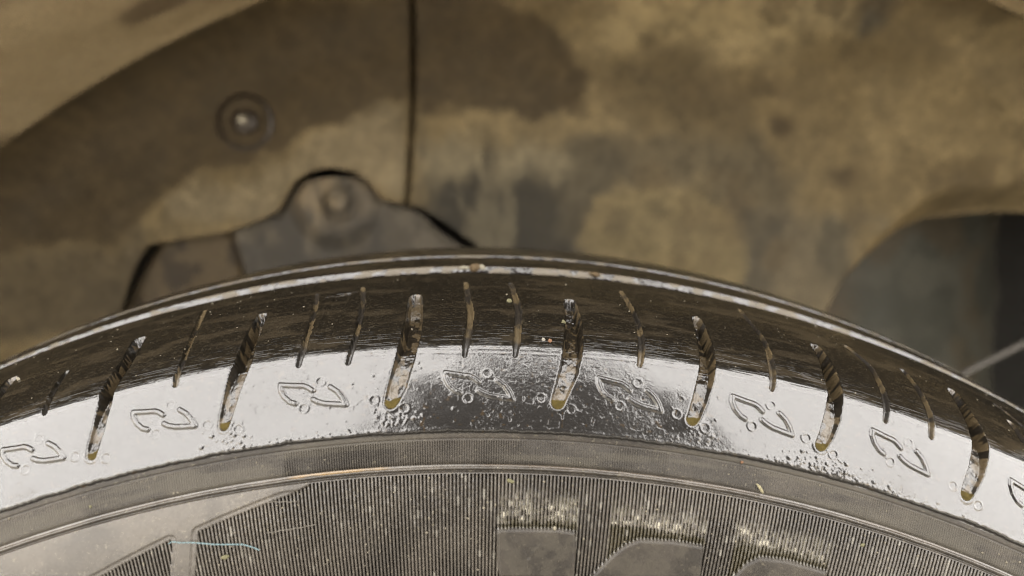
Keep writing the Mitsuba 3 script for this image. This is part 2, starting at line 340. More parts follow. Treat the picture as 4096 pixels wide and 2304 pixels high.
# dried drops and froth of dressing near the band's lower edge
for th0, t0, n, sx, st in ((-0.166, -15.2, 60, .011, 1.4), (-0.046, -14.8, 80, .010, 1.1), (0.168, -15.0, 60, .010, 1.6), (0.262, -15.8, 120, .014, 1.2), (0.245, -17.0, 80, .02, .5), (-0.13, -17.0, 50, .03, .4), (0.31, -17.0, 150, .03, .5),
                           (0.0, -7.0, 130, .045, 5.0), (0.05, -13.0, 70, .05, 3.0), (-0.1, -9, 70, .3, 4)):
    for _ in range(n):
        a, b = th0 + rng.normal() * sx, t0 + rng.normal() * st
        if not (-17.9 < b < -1.5): continue
        r = rng.choice([rng.uniform(.10, .26), rng.uniform(.25, .5)], p=[.88, .12]) * (1 if st < 2 else .8)
        j = slice(*np.searchsorted(TH, [a - r / 285, a + r / 285])); i = slice(*np.searchsorted(t_rows, [b - r, b + r]))
        dd = np.hypot((TG[i, j] - a) * 290, TT[i, j] - b) / r
        H[i, j] += np.where(LAB[i, j] < 300, .36 * r * np.sqrt(np.clip(1 - dd * dd, 0, 1)) * (1 if st < 2 else .6), 0)
# two big beads of dried dressing
for a, b, r in ((0.2588, -16.4, .75), (0.2735, -16.6, .95), (0.2785, -16.0, .6), (0.1775, -14.6, .55), (0.243, -16.8, .6)):
    dd = np.hypot((TG - a) * 290, (TT - b) * .8) / r
    H += .5 * r * np.sqrt(np.clip(1 - dd * dd, 0, 1))
# rolled lower edge of the band
edge = -17.55 + 0.35 * (nz(np.stack([XMM * .25, 0 * XMM, 0 * XMM], -1), 9) - .5) + 0.2 * (nz(np.stack([XMM * 1.4, 0 * XMM, 0 * XMM], -1), 10) - .5)
H -= 0.85 * sstep(edge, edge - .75, TT)
H += 0.10 * np.exp(-((TT - edge - .25) / .3) ** 2) * nz(np.stack([XMM * .6, 0 * XMM, 0 * XMM], -1), 11)
# circumferential tread grooves with rounded, chipped outer edges
chip = 0.5 * (nz(np.stack([XMM * .35, 0 * XMM, 0 * XMM], -1), 12) - .5) + 0.35 * (nz(np.stack([XMM * 1.2, 0 * XMM, 0 * XMM], -1), 13) - .5)
chip2 = (nz(np.stack([XMM * .55, TT * 2.0, 0 * TT], -1), 26) - .45) + .9 * (nz(np.stack([XMM * 1.9, TT * 3.0, 0 * TT], -1), 27) - .55)
def tread_groove(t0, t1, depth, rad):
    global H
    x = TT - t1 - chip * .25
    edge_h = np.where(x < 0, -depth, np.where(x < rad, -1.55 * rad * (1 - x / rad) ** 1.15 - .34 * np.maximum(chip2, 0) * np.sin(np.pi * np.clip(x / rad, 0, 1)) - .25 * np.maximum(chip - .12, 0) * np.clip(x / rad, 0, 1), 0))
    near = sstep(t0 - .3, t0 + .2, TT)
    H += np.where(TT < t1 + rad + .4, edge_h * near, 0)
tread_groove(42.6, 49.0, 5.0, 0.95)
tread_groove(61.3, 64.6, 2.5, 0.40)
LAB = np.where((TT > 48.9) & (TT < 50.35), 5, LAB); LAB = np.where((TT > 64.5) & (TT < 65.3), 6, LAB)
names[5] = ('tyre__rib_edge', 'edge_rubber'); names[6] = ('tyre__rib_edge_001', 'edge_rubber')
Fc = lambda A: A[:-1, :-1]
lab = Fc(LAB).copy()
ct = {'@stud': 'tyre__round_stud', '@groove': 'tyre__groove', '@sipe': 'tyre__sipe'}
cnt = {}
for l in list(names):
    k, m = names[l]
    if k in ct or k.startswith('tyre__leaf_mark'):
        base = ct.get(k, 'tyre__leaf_mark')
        if not (lab == l).any(): names.pop(l); continue
        c = cnt.get(base, 0); cnt[base] = c + 1
        names[l] = (base if c == 0 else f'{base}_{c:03d}', m)
        if 300 <= l < 350 and l + 50 in names: names[l + 50] = (names[l][0] + '__silt', 'ochre_silt')
V = surf(TG, TT, H)
emit(V, np.stack([XMM, TT], -1), lab, names)

# serrated ring under the band: fine radial ribs
RING_U = 0.00178
kk = np.arange(-0.50 / RING_U, 0.52 / RING_U)
cols = (np.floor(kk)[:, None] + np.array([0, .22, .36, .64, .78])[None]).ravel()
trow = np.concatenate([[-18.2, -18.6, -19.0, -19.12, -19.25, -19.4, -19.55], np.linspace(-19.8, -23.4, 13), [-23.8, -24.1, -24.3, -24.45]])[::-1]
TG2, TT2 = np.meshgrid(cols * RING_U, trow)
fr = TG2 / RING_U - np.floor(TG2 / RING_U + 1e-6)
amp = np.interp(TG2, [-.5, -.134, -.130, -.05, .03, .10, .148, .15, .3, .5], [.07, .07, .20, .22, .16, .12, .14, .08, .11, .09])
amp = 1.35 * amp * (0.7 + .6 * nz(np.stack([TG2 * 60, TT2 * .3, 0 * TT2], -1), 14))
inside = sstep(-19.45, -19.8, TT2)
H2 = -0.85 - amp * inside * (sstep(.22, .36, fr) * sstep(.78, .64, fr)) - 0.25 * np.exp(-((TT2 + 19.25) / .13) ** 2) - .35 * sstep(-23.9, -24.4, TT2)
H2 += 0.03 * (nz(np.stack([TG2 * 280, TT2, 0 * TT2], -1), 15) - .5)
emit(surf(TG2, TT2, H2), np.stack([TG2 / RING_U, TT2], -1), np.zeros((len(trow) - 1, len(cols) - 1), int), {0: ('tyre__serrated_ring', 'ring_rubber')})
labels['tyre__serrated_ring'] = {'kind': 'stuff'}

# raised bead line between ring and sidewall
trow = np.linspace(-26.25, -24.45, 25)
TG3, TT3 = np.meshgrid(TH, trow)
wob = -25.15 + .10 * (nz(np.stack([TG3 * 290 * .3, 0 * TG3, 0 * TG3], -1), 16) - .5)
H3 = -1.2 + 0.55 * np.exp(-((TT3 - wob) / .30) ** 2) * (.9 + .25 * nz(np.stack([TG3 * 290 * 1.1, TT3, 0 * TG3], -1), 17)) - .45 * np.exp(-((TT3 + 25.85) / .22) ** 2) + 0.5 * sstep(-25.6, -26.2, TT3)
emit(surf(TG3, TT3, H3), np.stack([TG3 * 277, TT3], -1), np.zeros((len(trow) - 1, len(TH) - 1), int), {0: ('tyre__bead_line', 'bead_rubber')})

# sidewall: serrated ground, smooth raised field, three raised letters
SMOOTH = [(-0.52, -26.0), (-0.3046, -26.0), (-0.1931, -26.0), (-0.1202, -26.0), (-0.1075, -26.0), (-0.1301, -28.1), (-0.1997, -32.31), (-0.2088, -41.64), (-0.216, -47.9), (-0.236, -47.9), (-0.2281, -40.46), (-0.2193, -32.69), (-0.276, -36.24), (-0.3549, -40.37), (-0.52, -44.0)]
LETTERS = [[(0.026, -47.4), (0.0234, -38.02), (0.0262, -37.45), (0.0717, -37.1), (0.0842, -37.45), (0.0865, -47.4)],
           [(0.097, -47.4), (0.1121, -42.14), (0.1226, -39.25), (0.1334, -37.7), (0.1603, -37.1), (0.1834, -37.1), (0.1875, -47.4)],
           [(0.205, -47.4), (0.2104, -42.75), (0.2182, -39.25), (0.2290, -37.1), (0.2489, -36.55), (0.2825, -36.7), (0.286, -47.4)]]
kk = np.arange(math.floor(-0.46 / RIB_U), 0.48 / RIB_U)
fr5 = np.array([0, .12, .22, .30, .36, .64, .70, .78])
cols = (np.floor(kk)[:, None] + fr5[None]).ravel()
trow = np.arange(-48.0, -26.2, .2); trow = np.append(trow, -26.25)
TG4, TT4 = np.meshgrid(cols * RIB_U, trow)
X4 = TG4 * 270
pts = shapely.points(X4.ravel(), TT4.ravel())
def sdf(poly):
    P = shapely.Polygon([(a * 270, b) for a, b in poly]).buffer(.35).buffer(-.7).buffer(.35)
    shapely.prepare(P)
    d = shapely.distance(pts, P.exterior); return (np.where(shapely.contains(P, pts), d, -d)).reshape(X4.shape)
fr = cols - np.floor(cols + 1e-6); fr = np.where(fr > .5, 1 - fr, fr)[None, :] * np.ones_like(TT4)
ribs = sstep(.36, .24, fr)
wear = .75 + .5 * nz(np.stack([X4 * .2, TT4 * .2, 0 * X4], -1), 18)
fill = np.zeros_like(X4)                                           # dust packed between the ribs above the letters
for a, b, v0, v1 in GLINT_DUST:
    wv = nz(np.stack([X4 * .25, TT4 * .3, 0 * X4], -1), 29) - .5
    fill = np.maximum(fill, sstep(a - .001, a + .002, TG4) * sstep(b + .001, b - .001, TG4) * sstep(v1 + .8, v1 - 2.4, TT4 + 3 * wv) * sstep(v0 + .4, v0 + 1.6, TT4 + 2 * wv))
kr = np.floor(cols + .5)
seg = nz(np.stack([kr[None] * 7.31 + 0 * TT4, np.floor(TT4 * .9 + 5 * np.modf(kr * .377)[0][None]) * 3.17, 0 * TT4], -1), 31)
fill = fill * np.clip((seg - .3) * 3, .15, 1)
base = -0.95 + (ribs - 1) * 0.80 * wear * (1 - .7 * fill) + ribs * .09 * (nz(np.stack([np.floor(X4 / (RIB_U * 270) + .5) * 5.13, TT4 * .55, 0 * X4], -1), 41) - .5) + ribs * .09 * (nz(np.stack([X4 * 2.2, TT4 * 1.6, 0 * X4], -1), 42) - .5)
dp = sdf(SMOOTH)
lab = np.zeros(X4.shape, int)
H4 = base.copy()
fieldh = -0.62 + .03 * (nz(np.stack([X4 * .3, TT4 * .3, 0 * X4], -1), 19) - .5) - .22 * sstep(1.25, .95, dp) * (TT4 < -27.2) * (1 + .3 * nz(np.stack([X4 * 1.6, TT4 * 1.6, 0 * X4], -1), 20))
k = sstep(-.06, .12, dp); H4 = H4 * (1 - k) + fieldh * k
lab[dp > 0] = 1
nm = {0: ('tyre__serrated_panel', 'serrated_rubber'), 1: ('tyre__smooth_field', 'dry_rubber')}
for i, L in enumerate(LETTERS):
    d = sdf(L)
    k = sstep(-.10, .10, d)
    H4 = H4 * (1 - k) + (-0.42 - .30 * sstep(.55, .05, d)) * k - .18 * np.exp(-((d + .45) / .3) ** 2)
    lab[d > 0] = 2 + i
    nm[2 + i] = ('tyre__letter' if i == 0 else f'tyre__letter_{i:03d}', 'letter_rubber')
H4 += .02 * (nz(np.stack([X4 * 1.2, TT4 * 1.2, 0 * X4], -1), 21) - .5) + .5 * sstep(-26.5, -26.25, TT4) * 0
# a scuffed ridge across the first letter
for A, B in (((13.2, -43.5), (17.6, -37.2)), ((10.0, -39.2), (13.2, -43.5)), ((13.2, -43.5), (13.8, -47.5))):
    dx, dy = B[0] - A[0], B[1] - A[1]
    k = np.clip(((X4 - A[0]) * dx + (TT4 - A[1]) * dy) / (dx * dx + dy * dy), 0, 1)
    d = np.hypot(X4 - A[0] - k * dx, TT4 - A[1] - k * dy)
    H4 += .10 * np.exp(-(d / .35) ** 2) * nz(np.stack([X4 * 1.5, TT4 * 1.5, 0 * X4], -1), 22)
UV4 = np.stack([TG4 / RIB_U, TT4], -1)
UV4s = np.stack([X4, TT4], -1)
V4 = surf(TG4, TT4, H4); l4 = lab[:-1, :-1]
emit(V4, UV4, l4, {0: nm[0]})
emit(V4, UV4s, l4, {k: v for k, v in nm.items() if k})
for k, lb in ((0, 'raised letter top beside a branching scuff'), (1, 'middle raised letter with rounded upper left corner'), (2, 'raised letter with pale rounded upper edge')):
    labels[nm[2 + k][0]] = {'label': lb}

# the rest of the tyre: lower sidewall, the turn outside the picture, the inner half
def lathe(th, sec_t, far=False, h=None):
    R, Y, a = prof(sec_t)
    if h is not None: R, Y = R + h * 1e-3 * np.sin(a), Y - h * 1e-3 * np.cos(a)
    if far: Y = 2 * Y_MID - Y
    v = np.stack([R[:, None] * np.sin(th)[None], np.repeat(Y[:, None], len(th), 1), R[:, None] * np.cos(th)[None]], -1)
    f = grid_faces(len(sec_t), len(th))
    if not far: f = f[:, ::-1]
    return v.reshape(-1, 3), f
sec = np.concatenate([np.linspace(-130, -26.25, 50), [-25.15, -24.4, -18.3, -17.6], np.linspace(-17, 44, 40), [44.6, 45, 48.8, 49.2, 50.6], np.linspace(52, 62, 5), [62.3, 62.6, 64.4, 64.8], np.linspace(66, 92, 10)])
hh = np.interp(sec, [-26.25, -25.15, -24.4, -18.3, -17.6, 44.6, 45, 48.8, 49.2, 50.6, 62, 62.3, 62.6, 64.4, 64.8, 65], [-.7, -.65, -1.2, -.85, 0, 0, -5, -5, -1, 0, 0, 0, -2.5, -2.5, -.3, 0]); hh[sec < -26.25] = -.7
pieces = [lathe(np.linspace(.517, 2 * math.pi - .4985, 420), sec, h=hh),
          lathe(np.linspace(.474, .52, 8), np.linspace(-48, -26.25, 12), h=np.full(12, -.7)), lathe(np.linspace(-.502, -.4565, 8), np.linspace(-48, -26.25, 12), h=np.full(12, -.7)),
          lathe(np.linspace(-.505, .522, 120), np.linspace(-130, -47.7, 40), h=np.full(40, -1.25)),
          lathe(np.linspace(0, 2 * math.pi, 480), sec, far=True, h=np.where(sec > 40, hh, 0))]
mesh = trimesh.util.concatenate([trimesh.Trimesh(v, np.vstack([f[:, [0, 1, 2]], f[:, [0, 2, 3]]]), process=False) for v, f in pieces])
scene['carcass_rubber'] = {'type': 'twosided', 'bsdf': {'type': 'principled', 'base_color': rgb(.045, .04, .034), 'roughness': .45, 'specular': .35}}
add('tyre__carcass', mesh, 'carcass_rubber', smooth=True)
thing('tyre', 'wet black car tyre with lateral grooves, glossy shoulder band and serrated sidewall', 'tyre')

# ---------------------------------------------------------------- wheel arch liner
WY = 0.235                                                          # the plane of the inner wall
def poly_in(x, z, poly, soft, wx=0.0, wz=0.0):
    """Soft inside test of a polygon (drjit); wx, wz warp its outline."""
    x, z = x + wx, z + wz
    inside, best = mi.Bool(False), mi.Float(1e9)
    for (x0, z0), (x1, z1) in zip(poly, poly[1:] + poly[:1]):
        dx, dz = x1 - x0, z1 - z0
        k = dr.clip(((x - x0) * dx + (z - z0) * dz) / (dx * dx + dz * dz), 0, 1)
        best = dr.minimum(best, dr.square(x - x0 - k * dx) + dr.square(z - z0 - k * dz))
        if abs(dz) > 1e-9:
            c = ((z0 > z) != (z1 > z)) & (x < dx * (z - z0) / dz + x0)
            inside ^= c
    d = dr.sqrt(best)
    return smoothstep(-soft, soft, dr.select(inside, d, -d))

BROWN = [(-0.2433, 0.3734), (-0.2228, 0.3894), (-0.1822, 0.4173), (-0.1581, 0.4253), (-0.1304, 0.4216), (-0.1142, 0.4316), (-0.0901, 0.4377), (-0.0419, 0.4441), (0.0085, 0.4485), (0.0268, 0.4388), (0.0452, 0.427), (0.0555, 0.409), (0.0567, 0.3969), (0.0475, 0.3888), (0.0187, 0.3866), (-0.0058, 0.3895), (-0.0303, 0.3904), (-0.0364, 0.3934), (-0.0465, 0.3943), (-0.0587, 0.3892), (-0.0689, 0.3822), (-0.0913, 0.378), (-0.0995, 0.372), (-0.1077, 0.3639), (-0.1159, 0.3578), (-0.1321, 0.3577), (-0.1502, 0.3557), (-0.1605, 0.3475), (-0.1711, 0.3313), (-0.1794, 0.3231), (-0.2057, 0.3191), (-0.2579, 0.315), (-.40, .30), (-.40, .33)]
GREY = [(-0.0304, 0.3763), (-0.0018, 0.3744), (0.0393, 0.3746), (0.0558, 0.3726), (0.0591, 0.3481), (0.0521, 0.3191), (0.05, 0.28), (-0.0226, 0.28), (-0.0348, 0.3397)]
OCHRE = [(0.0602, 0.346), (0.0726, 0.3481), (0.0893, 0.3502), (0.1144, 0.3482), (0.1314, 0.3358), (0.138, 0.3233), (0.1405, 0.3045), (0.1343, 0.29), (0.1025, 0.29), (0.0563, 0.3129), (0.05, 0.3191), (0.0582, 0.3295)]
DARK2 = [(0.1332, 0.3482), (0.1505, 0.3317), (0.1652, 0.3317), (0.1551, 0.315), (0.1559, 0.27), (0.1409, 0.27), (0.1401, 0.3233)]
DARK3 = [(0.0658, 0.4111), (0.0842, 0.4213), (0.1048, 0.4234), (0.1216, 0.4074), (0.1385, 0.3954), (0.1388, 0.3811), (0.1138, 0.379), (0.0805, 0.3869)]
TOPTAN = [(0.055, 0.455), (0.215, 0.46), (0.185, 0.428), (0.135, 0.415), (0.118, 0.412), (0.098, 0.428), (0.075, 0.418), (0.062, 0.425)]
DARK4 = [(0.045, 0.378), (0.075, 0.3785), (0.143, 0.3785), (0.165, 0.360), (0.165, 0.331), (0.1405, 0.323), (0.131, 0.3370), (0.1144, 0.3495), (0.0893, 0.3515), (0.0590, 0.3480), (0.0555, 0.333), (0.045, 0.325)]
DARK5 = [(0.1403, 0.315), (0.1567, 0.3358), (0.1821, 0.3359), (0.2077, 0.3296), (0.198, 0.29), (0.1794, 0.25), (0.1403, 0.25)]
STREAK_SHADE = [(-0.0282, 0.3356), (-0.0180, 0.3479), (-0.0037, 0.3561), (0.0106, 0.3459), (0.0250, 0.3581), (0.0393, 0.3459), (0.0557, 0.3642), (0.0720, 0.3642), (0.0802, 0.3561), (0.0618, 0.3438), (0.0505, 0.3193), (0.0470, 0.28), (-0.0220, 0.28)]
SMUDGE = [(0.1925, 0.4700), (0.2190, 0.4700), (0.2150, 0.4480), (0.2050, 0.4320), (0.1950, 0.4270)]
SPOT = [(0.1502, 0.3863), (0.1564, 0.3884), (0.1638, 0.3833), (0.1588, 0.3761), (0.1524, 0.3791)]
SPOT2 = [(0.184, 0.360), (0.196, 0.363), (0.203, 0.356), (0.194, 0.349), (0.186, 0.352)]
PALE = [(-0.1607, 0.3435), (-0.1504, 0.3516), (-0.1323, 0.3496), (-0.1161, 0.3497), (-0.0955, 0.3679), (-0.071, 0.3822), (-0.0506, 0.3923), (-0.0374, 0.3904), (-0.0388, 0.3437), (-0.0511, 0.3478), (-0.0632, 0.359), (-0.0835, 0.3599), (-0.0978, 0.3517), (-0.1062, 0.3395), (-0.1246, 0.3314), (-0.157, 0.3313)]
LOWDIRT = [(-.42, .315), (-.2057, .317), (-.182, .321), (-.172, .329), (-.165, .31), (-.19, .27), (-.42, .27)]

def liner_col(p, n, uv):
    x, z = p.x, p.z
    w1 = fbm(x * 70.0, z * 70.0, 1.0, 4) - 0.5
    w2 = fbm(x * 70.0, z * 70.0, 31.0, 4) - 0.5
    a, b = 0.016 * w1, 0.016 * w2
    big = fbm(x * 22.0, z * 26.0, 4.0, 4)
    tan = mix((0.080, 0.058, 0.0290), (0.110, 0.0815, 0.0430), smoothstep(0.35, 0.65, big))
    c = mix(tan, (0.170, 0.131, 0.074), 0.9 * poly_in(x, z, TOPTAN, 0.010, a, b))  # paler tan patch along the top
    c = mix(c, (0.050, 0.036, 0.0175), 0.85 * poly_in(x, z, DARK3, 0.012, a, b))
    c = mix(c, (0.0355, 0.0244, 0.0115), poly_in(x, z, BROWN, 0.0045, a, b))
    c = mix(c, (0.1071, 0.0840, 0.0525), 0.85 * poly_in(x, z, PALE, 0.004, 0.7 * a, 0.7 * b))
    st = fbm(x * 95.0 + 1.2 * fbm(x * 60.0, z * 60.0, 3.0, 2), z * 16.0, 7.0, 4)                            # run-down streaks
    low_shade = smoothstep(0.372, 0.322, z + 0.05 * (st - 0.5))  # shade close above the tyre, painted into the grey
    g = mix((0.098, 0.080, 0.052), (0.0225, 0.0188, 0.0130), smoothstep(0.38, 0.66, st * 0.72 + low_shade * 0.42))
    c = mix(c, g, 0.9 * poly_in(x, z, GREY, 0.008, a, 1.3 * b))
    c = mix(c, mix((0.0175, 0.0148, 0.0105), (0.058, 0.048, 0.032), smoothstep(0.46, 0.64, st)), 0.92 * poly_in(x, z, STREAK_SHADE, 0.007, 0.9 * a, 0.022 * (st - 0.5) + b))  # dark streaks, with the tyre's occlusion of the wall painted in
    c = mix(c, (0.046, 0.0365, 0.0225), 0.80 * poly_in(x, z, DARK4, 0.007, 1.2 * a, 1.2 * b))
    dark_mottle = smoothstep(0.36, 0.58, fbm(x * 70.0, z * 22.0, 51.0, 4))
    c = mix(c, mix((0.034, 0.0285, 0.019), (0.066, 0.052, 0.033), dark_mottle), 0.9 * poly_in(x, z, DARK5, 0.009, 1.6 * a, 1.6 * b))  # darker mottled area beside the opening
    c = mix(c, (0.087, 0.0655, 0.0335), poly_in(x, z, OCHRE, 0.0025, 0.5 * a, 0.5 * b))
    c = mix(c, (0.0315, 0.0260, 0.0176), 0.85 * poly_in(x, z, DARK2, 0.006, a, b))
    c = mix(c, (0.0357, 0.0235, 0.0105), 0.9 * poly_in(x, z, SPOT, 0.003, 0.3 * a, 0.3 * b) + 0.75 * poly_in(x, z, SPOT2, 0.004, 0.5 * a, 0.5 * b))
    c = mix(c, (0.042, 0.0315, 0.0185), 0.85 * poly_in(x, z, LOWDIRT, 0.005, a, b))
    c = mix(c, (0.034, 0.0295, 0.0225), 0.85 * poly_in(x, z, SMUDGE, 0.004, 0.4 * a, 0.4 * b))  # dark grey patch at the upper right
    # scattered splashes and grit
    bl = smoothstep(0.60, 0.70, fbm(x * 45.0, z * 45.0, 11.0, 3)) * smoothstep(0.03, 0.09, x)
    c = mix(c, (0.0525, 0.0370, 0.0189), 0.55 * bl)
    grit = noise(x * 900.0, z * 900.0, p.y * 900.0)
    mot = fbm(x * 95.0, z * 95.0, 14.0, 4)
    mot2 = smoothstep(0.56, 0.68, fbm(x * 130.0 + 9.0, z * 110.0, 24.0, 3))
    c = c * (0.72 + 0.56 * mot) * mi.Color3f(0.98, 1.0, 0.93)
    c = mix(c, (0.030, 0.0235, 0.0125), 0.22 * mot2)
    fleck = noise(x * 240.0, z * 240.0, 3.0) * 0.6 + noise(x * 480.0, z * 480.0, 13.0) * 0.4
    return c * (0.80 + 0.40 * fleck) * (0.84 + 0.32 * grit)

def liner_bump(p, n, uv):
    return 1e-3 * (0.25 * noise(p.x * 700.0, p.y * 700.0, p.z * 700.0) + 0.9 * fbm(p.x * 120.0, p.y * 120.0, p.z * 120.0, 3))
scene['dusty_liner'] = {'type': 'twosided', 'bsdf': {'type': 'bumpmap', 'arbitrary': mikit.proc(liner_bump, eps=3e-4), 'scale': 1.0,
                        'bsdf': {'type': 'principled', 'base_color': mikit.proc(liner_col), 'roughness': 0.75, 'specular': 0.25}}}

def roof_col(p, n, uv):
    big = fbm(p.x * 26.0, p.y * 26.0, p.z * 26.0, 4)
    grit = noise(p.x * 900.0, p.y * 900.0, p.z * 900.0)
    c = mix((0.1875, 0.1436, 0.0798), (0.2195, 0.1716, 0.0997), smoothstep(0.35, 0.65, big))
    c = mix(c, (0.0878, 0.0638, 0.0359), smoothstep(0.56, 0.68, fbm(p.x * 18.0, p.y * 18.0 + 4.0, p.z * 18.0, 3)))
    return c * (0.86 + 0.28 * grit)
scene['dusty_roof'] = {'type': 'twosided', 'bsdf': {'type': 'bumpmap', 'arbitrary': mikit.proc(liner_bump, eps=3e-4), 'scale': 1.0,
                       'bsdf': {'type': 'principled', 'base_color': mikit.proc(roof_col), 'roughness': 0.75, 'specular': 0.25}}}

def tab_col(p, n, uv):
    x, z = p.x, p.z
    w = fbm(x * 70.0, z * 70.0, 5.0, 4) - 0.5
    v = fbm(x * 120.0, z * 60.0, 18.0, 4)
    d = dr.sqrt(dr.square(x + 0.080) + dr.square((z - 0.351) * 1.25)) + 0.030 * w
    c = mix((0.108, 0.084, 0.051), (0.040, 0.0335, 0.0230), smoothstep(0.024, 0.038, d))
    c = mix(c, (0.062, 0.052, 0.036), 0.7 * smoothstep(0.50, 0.62, v))
    c = mix(c, (0.021, 0.019, 0.0155), 0.6 * smoothstep(0.54, 0.66, fbm(x * 90.0 + 4.0, z * 45.0, 28.0, 3)))
    brown = mix((0.050, 0.036, 0.018), (0.024, 0.0175, 0.010), smoothstep(0.42, 0.6, fbm(x * 85.0, z * 85.0, 38.0, 3)))
    c = mix(c, brown, smoothstep(-0.126, -0.134, x + 0.25 * (z - 0.32) + 0.012 * w))
    return c * (0.84 + 0.32 * noise(x * 900.0, z * 900.0))
scene['dusty_tab'] = {'type': 'twosided', 'bsdf': {'type': 'bumpmap', 'arbitrary': mikit.proc(liner_bump, eps=3e-4), 'scale': 1.0,
                      'bsdf': {'type': 'principled', 'base_color': mikit.proc(tab_col), 'roughness': 0.7, 'specular': 0.3}}}
scene['brown_plastic'] = {'type': 'twosided', 'bsdf': {'type': 'principled', 'base_color': rgb(.020, .0145, .009), 'roughness': .5, 'specular': .3}}
scene['dark_metal'] = {'type': 'twosided', 'bsdf': {'type': 'principled', 'base_color': rgb(.012, .0115, .010), 'roughness': .7, 'specular': .2}}
scene['bright_metal'] = {'type': 'twosided', 'bsdf': {'type': 'principled', 'base_color': rgb(.22, .20, .15), 'roughness': .4, 'specular': .5}}

XC = 0.025
def rw(x, z):
    ph = np.arctan2(x - XC, z)
    return 0.468 + 0.030 * np.tanh(ph / .5)
BOUND = [(-0.1892, 0.2759), (-0.1823, 0.2986), (-0.1768, 0.3109), (-0.1705, 0.3201), (-0.1329, 0.3262), (-0.1165, 0.3314), (-0.1042, 0.3375), (-0.101, 0.3436), (-0.0958, 0.3528), (-0.0876, 0.3579), (-0.0774, 0.3599), (-0.0652, 0.3579), (-0.0571, 0.3529), (-0.0481, 0.3437), (-0.0368, 0.3413), (-0.0286, 0.3397), (-0.0184, 0.3335), (-0.0019, 0.3208), (0.0084, 0.3108), (0.0188, 0.29)]
CAV = [(0.170, 0.250), (0.1801, 0.2599), (0.1942, 0.2875), (0.2148, 0.3107), (0.2355, 0.3286), (0.2502, 0.3349), (0.2887, 0.3385), (0.42, 0.336)]
LOW = [(-0.44, .24), (-0.1905, .24)] + BOUND + [(0.0400, .272), (0.120, .262)] + CAV
FIL = 0.030
def wall_y(x, z):
    r = np.hypot(x - XC, z); e = r - (rw(x, z) - FIL)
    k = np.clip(e, 0, FIL * .9999)
    y = WY - (FIL - np.sqrt(FIL ** 2 - k ** 2))
    q = np.stack([x, 0 * x, z], -1)
    y = y + .006 * (meshkit.fbm(q * 14, 3, 30) - .5) + .0016 * (meshkit.fbm(q * 60, 3, 33) - .5)
    # the wall curls back into the opening at its lower right corner
    zl = np.interp(x, *zip(*LOW)); y = y + .026 * sstep(.020, 0, z - zl) ** 1.5 * sstep(.150, .190, x)
    # rolled-back flank beside the lapped seam
    xs = -.0352 + np.interp(z, [.30, .3417, .3661, .3934, .4481, .5], [-.0044, -.0035, -.0016, -.0001, .0007, .001])
    y = y + .007 * np.exp(-((x - xs) / .0012) ** 2) * (x > xs - .0015)
    # shallow pressed areas
    y = y + .004 * np.exp(-(((x + .121) / .03) ** 2 + ((z - .383) / .03) ** 2)) - .003 * np.exp(-(((x - .1) / .035) ** 2 + ((z - .325) / .022) ** 2))
    return y
def ztop(x):
    z = np.full_like(x, .45)
    for _ in range(8): z = np.sqrt(np.maximum(rw(x, z) ** 2 - (x - XC) ** 2, 1e-4))
    return z
def sheet(x0, x1, n, m, dy, seam_side):
    c = np.linspace(x0, x1, n)
    c = np.unique(np.concatenate([c, [p[0] for p in LOW if x0 < p[0] < x1]]))
    zl, zt = np.interp(c, *zip(*LOW)), ztop(c)
    w = np.linspace(0, 1, m); w = w + .12 * np.sin(np.pi * w) * (w)
    w = np.clip(w / w.max(), 0, 1); w[-1] = 1
    Z = zl[None] + (zt - zl)[None] * w[:, None]
    X = np.repeat(c[None], m, 0)
    X = X + np.interp(Z, [.30, .3417, .3661, .3934, .4481, .5], [-.0044, -.0035, -.0016, -.0001, .0007, .001]) * np.exp(-((X + .035) / .03) ** 2)
    Yy = wall_y(X, Z) + dy
    V = np.stack([X, Yy, Z], -1)
    f = grid_faces(m, len(c))
    # an edge 3 mm deep along the lower side and along the seam
    v2 = V.reshape(-1, 3); idx = np.arange(m * len(c)).reshape(m, len(c))
    loops = [idx[0], idx[:, -1] if seam_side > 0 else idx[:, 0]]
    fs = [f]
    for lp in loops:
        back = v2[lp] + np.array([0, .0035, 0]); b0 = len(v2); v2 = np.vstack([v2, back])
        k = np.arange(len(lp) - 1)
        fs.append(np.stack([lp[k], lp[k + 1], b0 + k + 1, b0 + k], 1))
    e = 4e-4
    gx = (wall_y(X + e, Z) - wall_y(X - e, Z)) / (2 * e); gz = (wall_y(X, Z + e) - wall_y(X, Z - e)) / (2 * e)
    N = np.stack([gx, -np.ones_like(gx), gz], -1).reshape(-1, 3)
    N = np.vstack([N] + [N[lp] for lp in loops]); N /= np.linalg.norm(N, axis=1, keepdims=True)
    q = np.vstack(fs); t3 = np.vstack([q[:, [0, 1, 2]], q[:, [0, 2, 3]]])
    e1, e2 = v2[t3[:, 1]] - v2[t3[:, 0]], v2[t3[:, 2]] - v2[t3[:, 0]]
    bad = (np.cross(e1, e2) * N[t3[:, 0]]).sum(1) < 0
    t3[bad] = t3[bad][:, ::-1]
    return v2, t3, N
L = 'wheel_arch_liner'
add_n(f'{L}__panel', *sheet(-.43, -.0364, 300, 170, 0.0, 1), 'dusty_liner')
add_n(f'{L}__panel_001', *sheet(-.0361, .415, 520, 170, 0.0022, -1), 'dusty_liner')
labels[f'{L}__panel'] = {'label': 'brown liner panel with a push rivet, cut out around a lobed tab'}
labels[f'{L}__panel_001'] = {'label': 'dust-splashed liner panel with grey run-down streaks and a tan patch'}
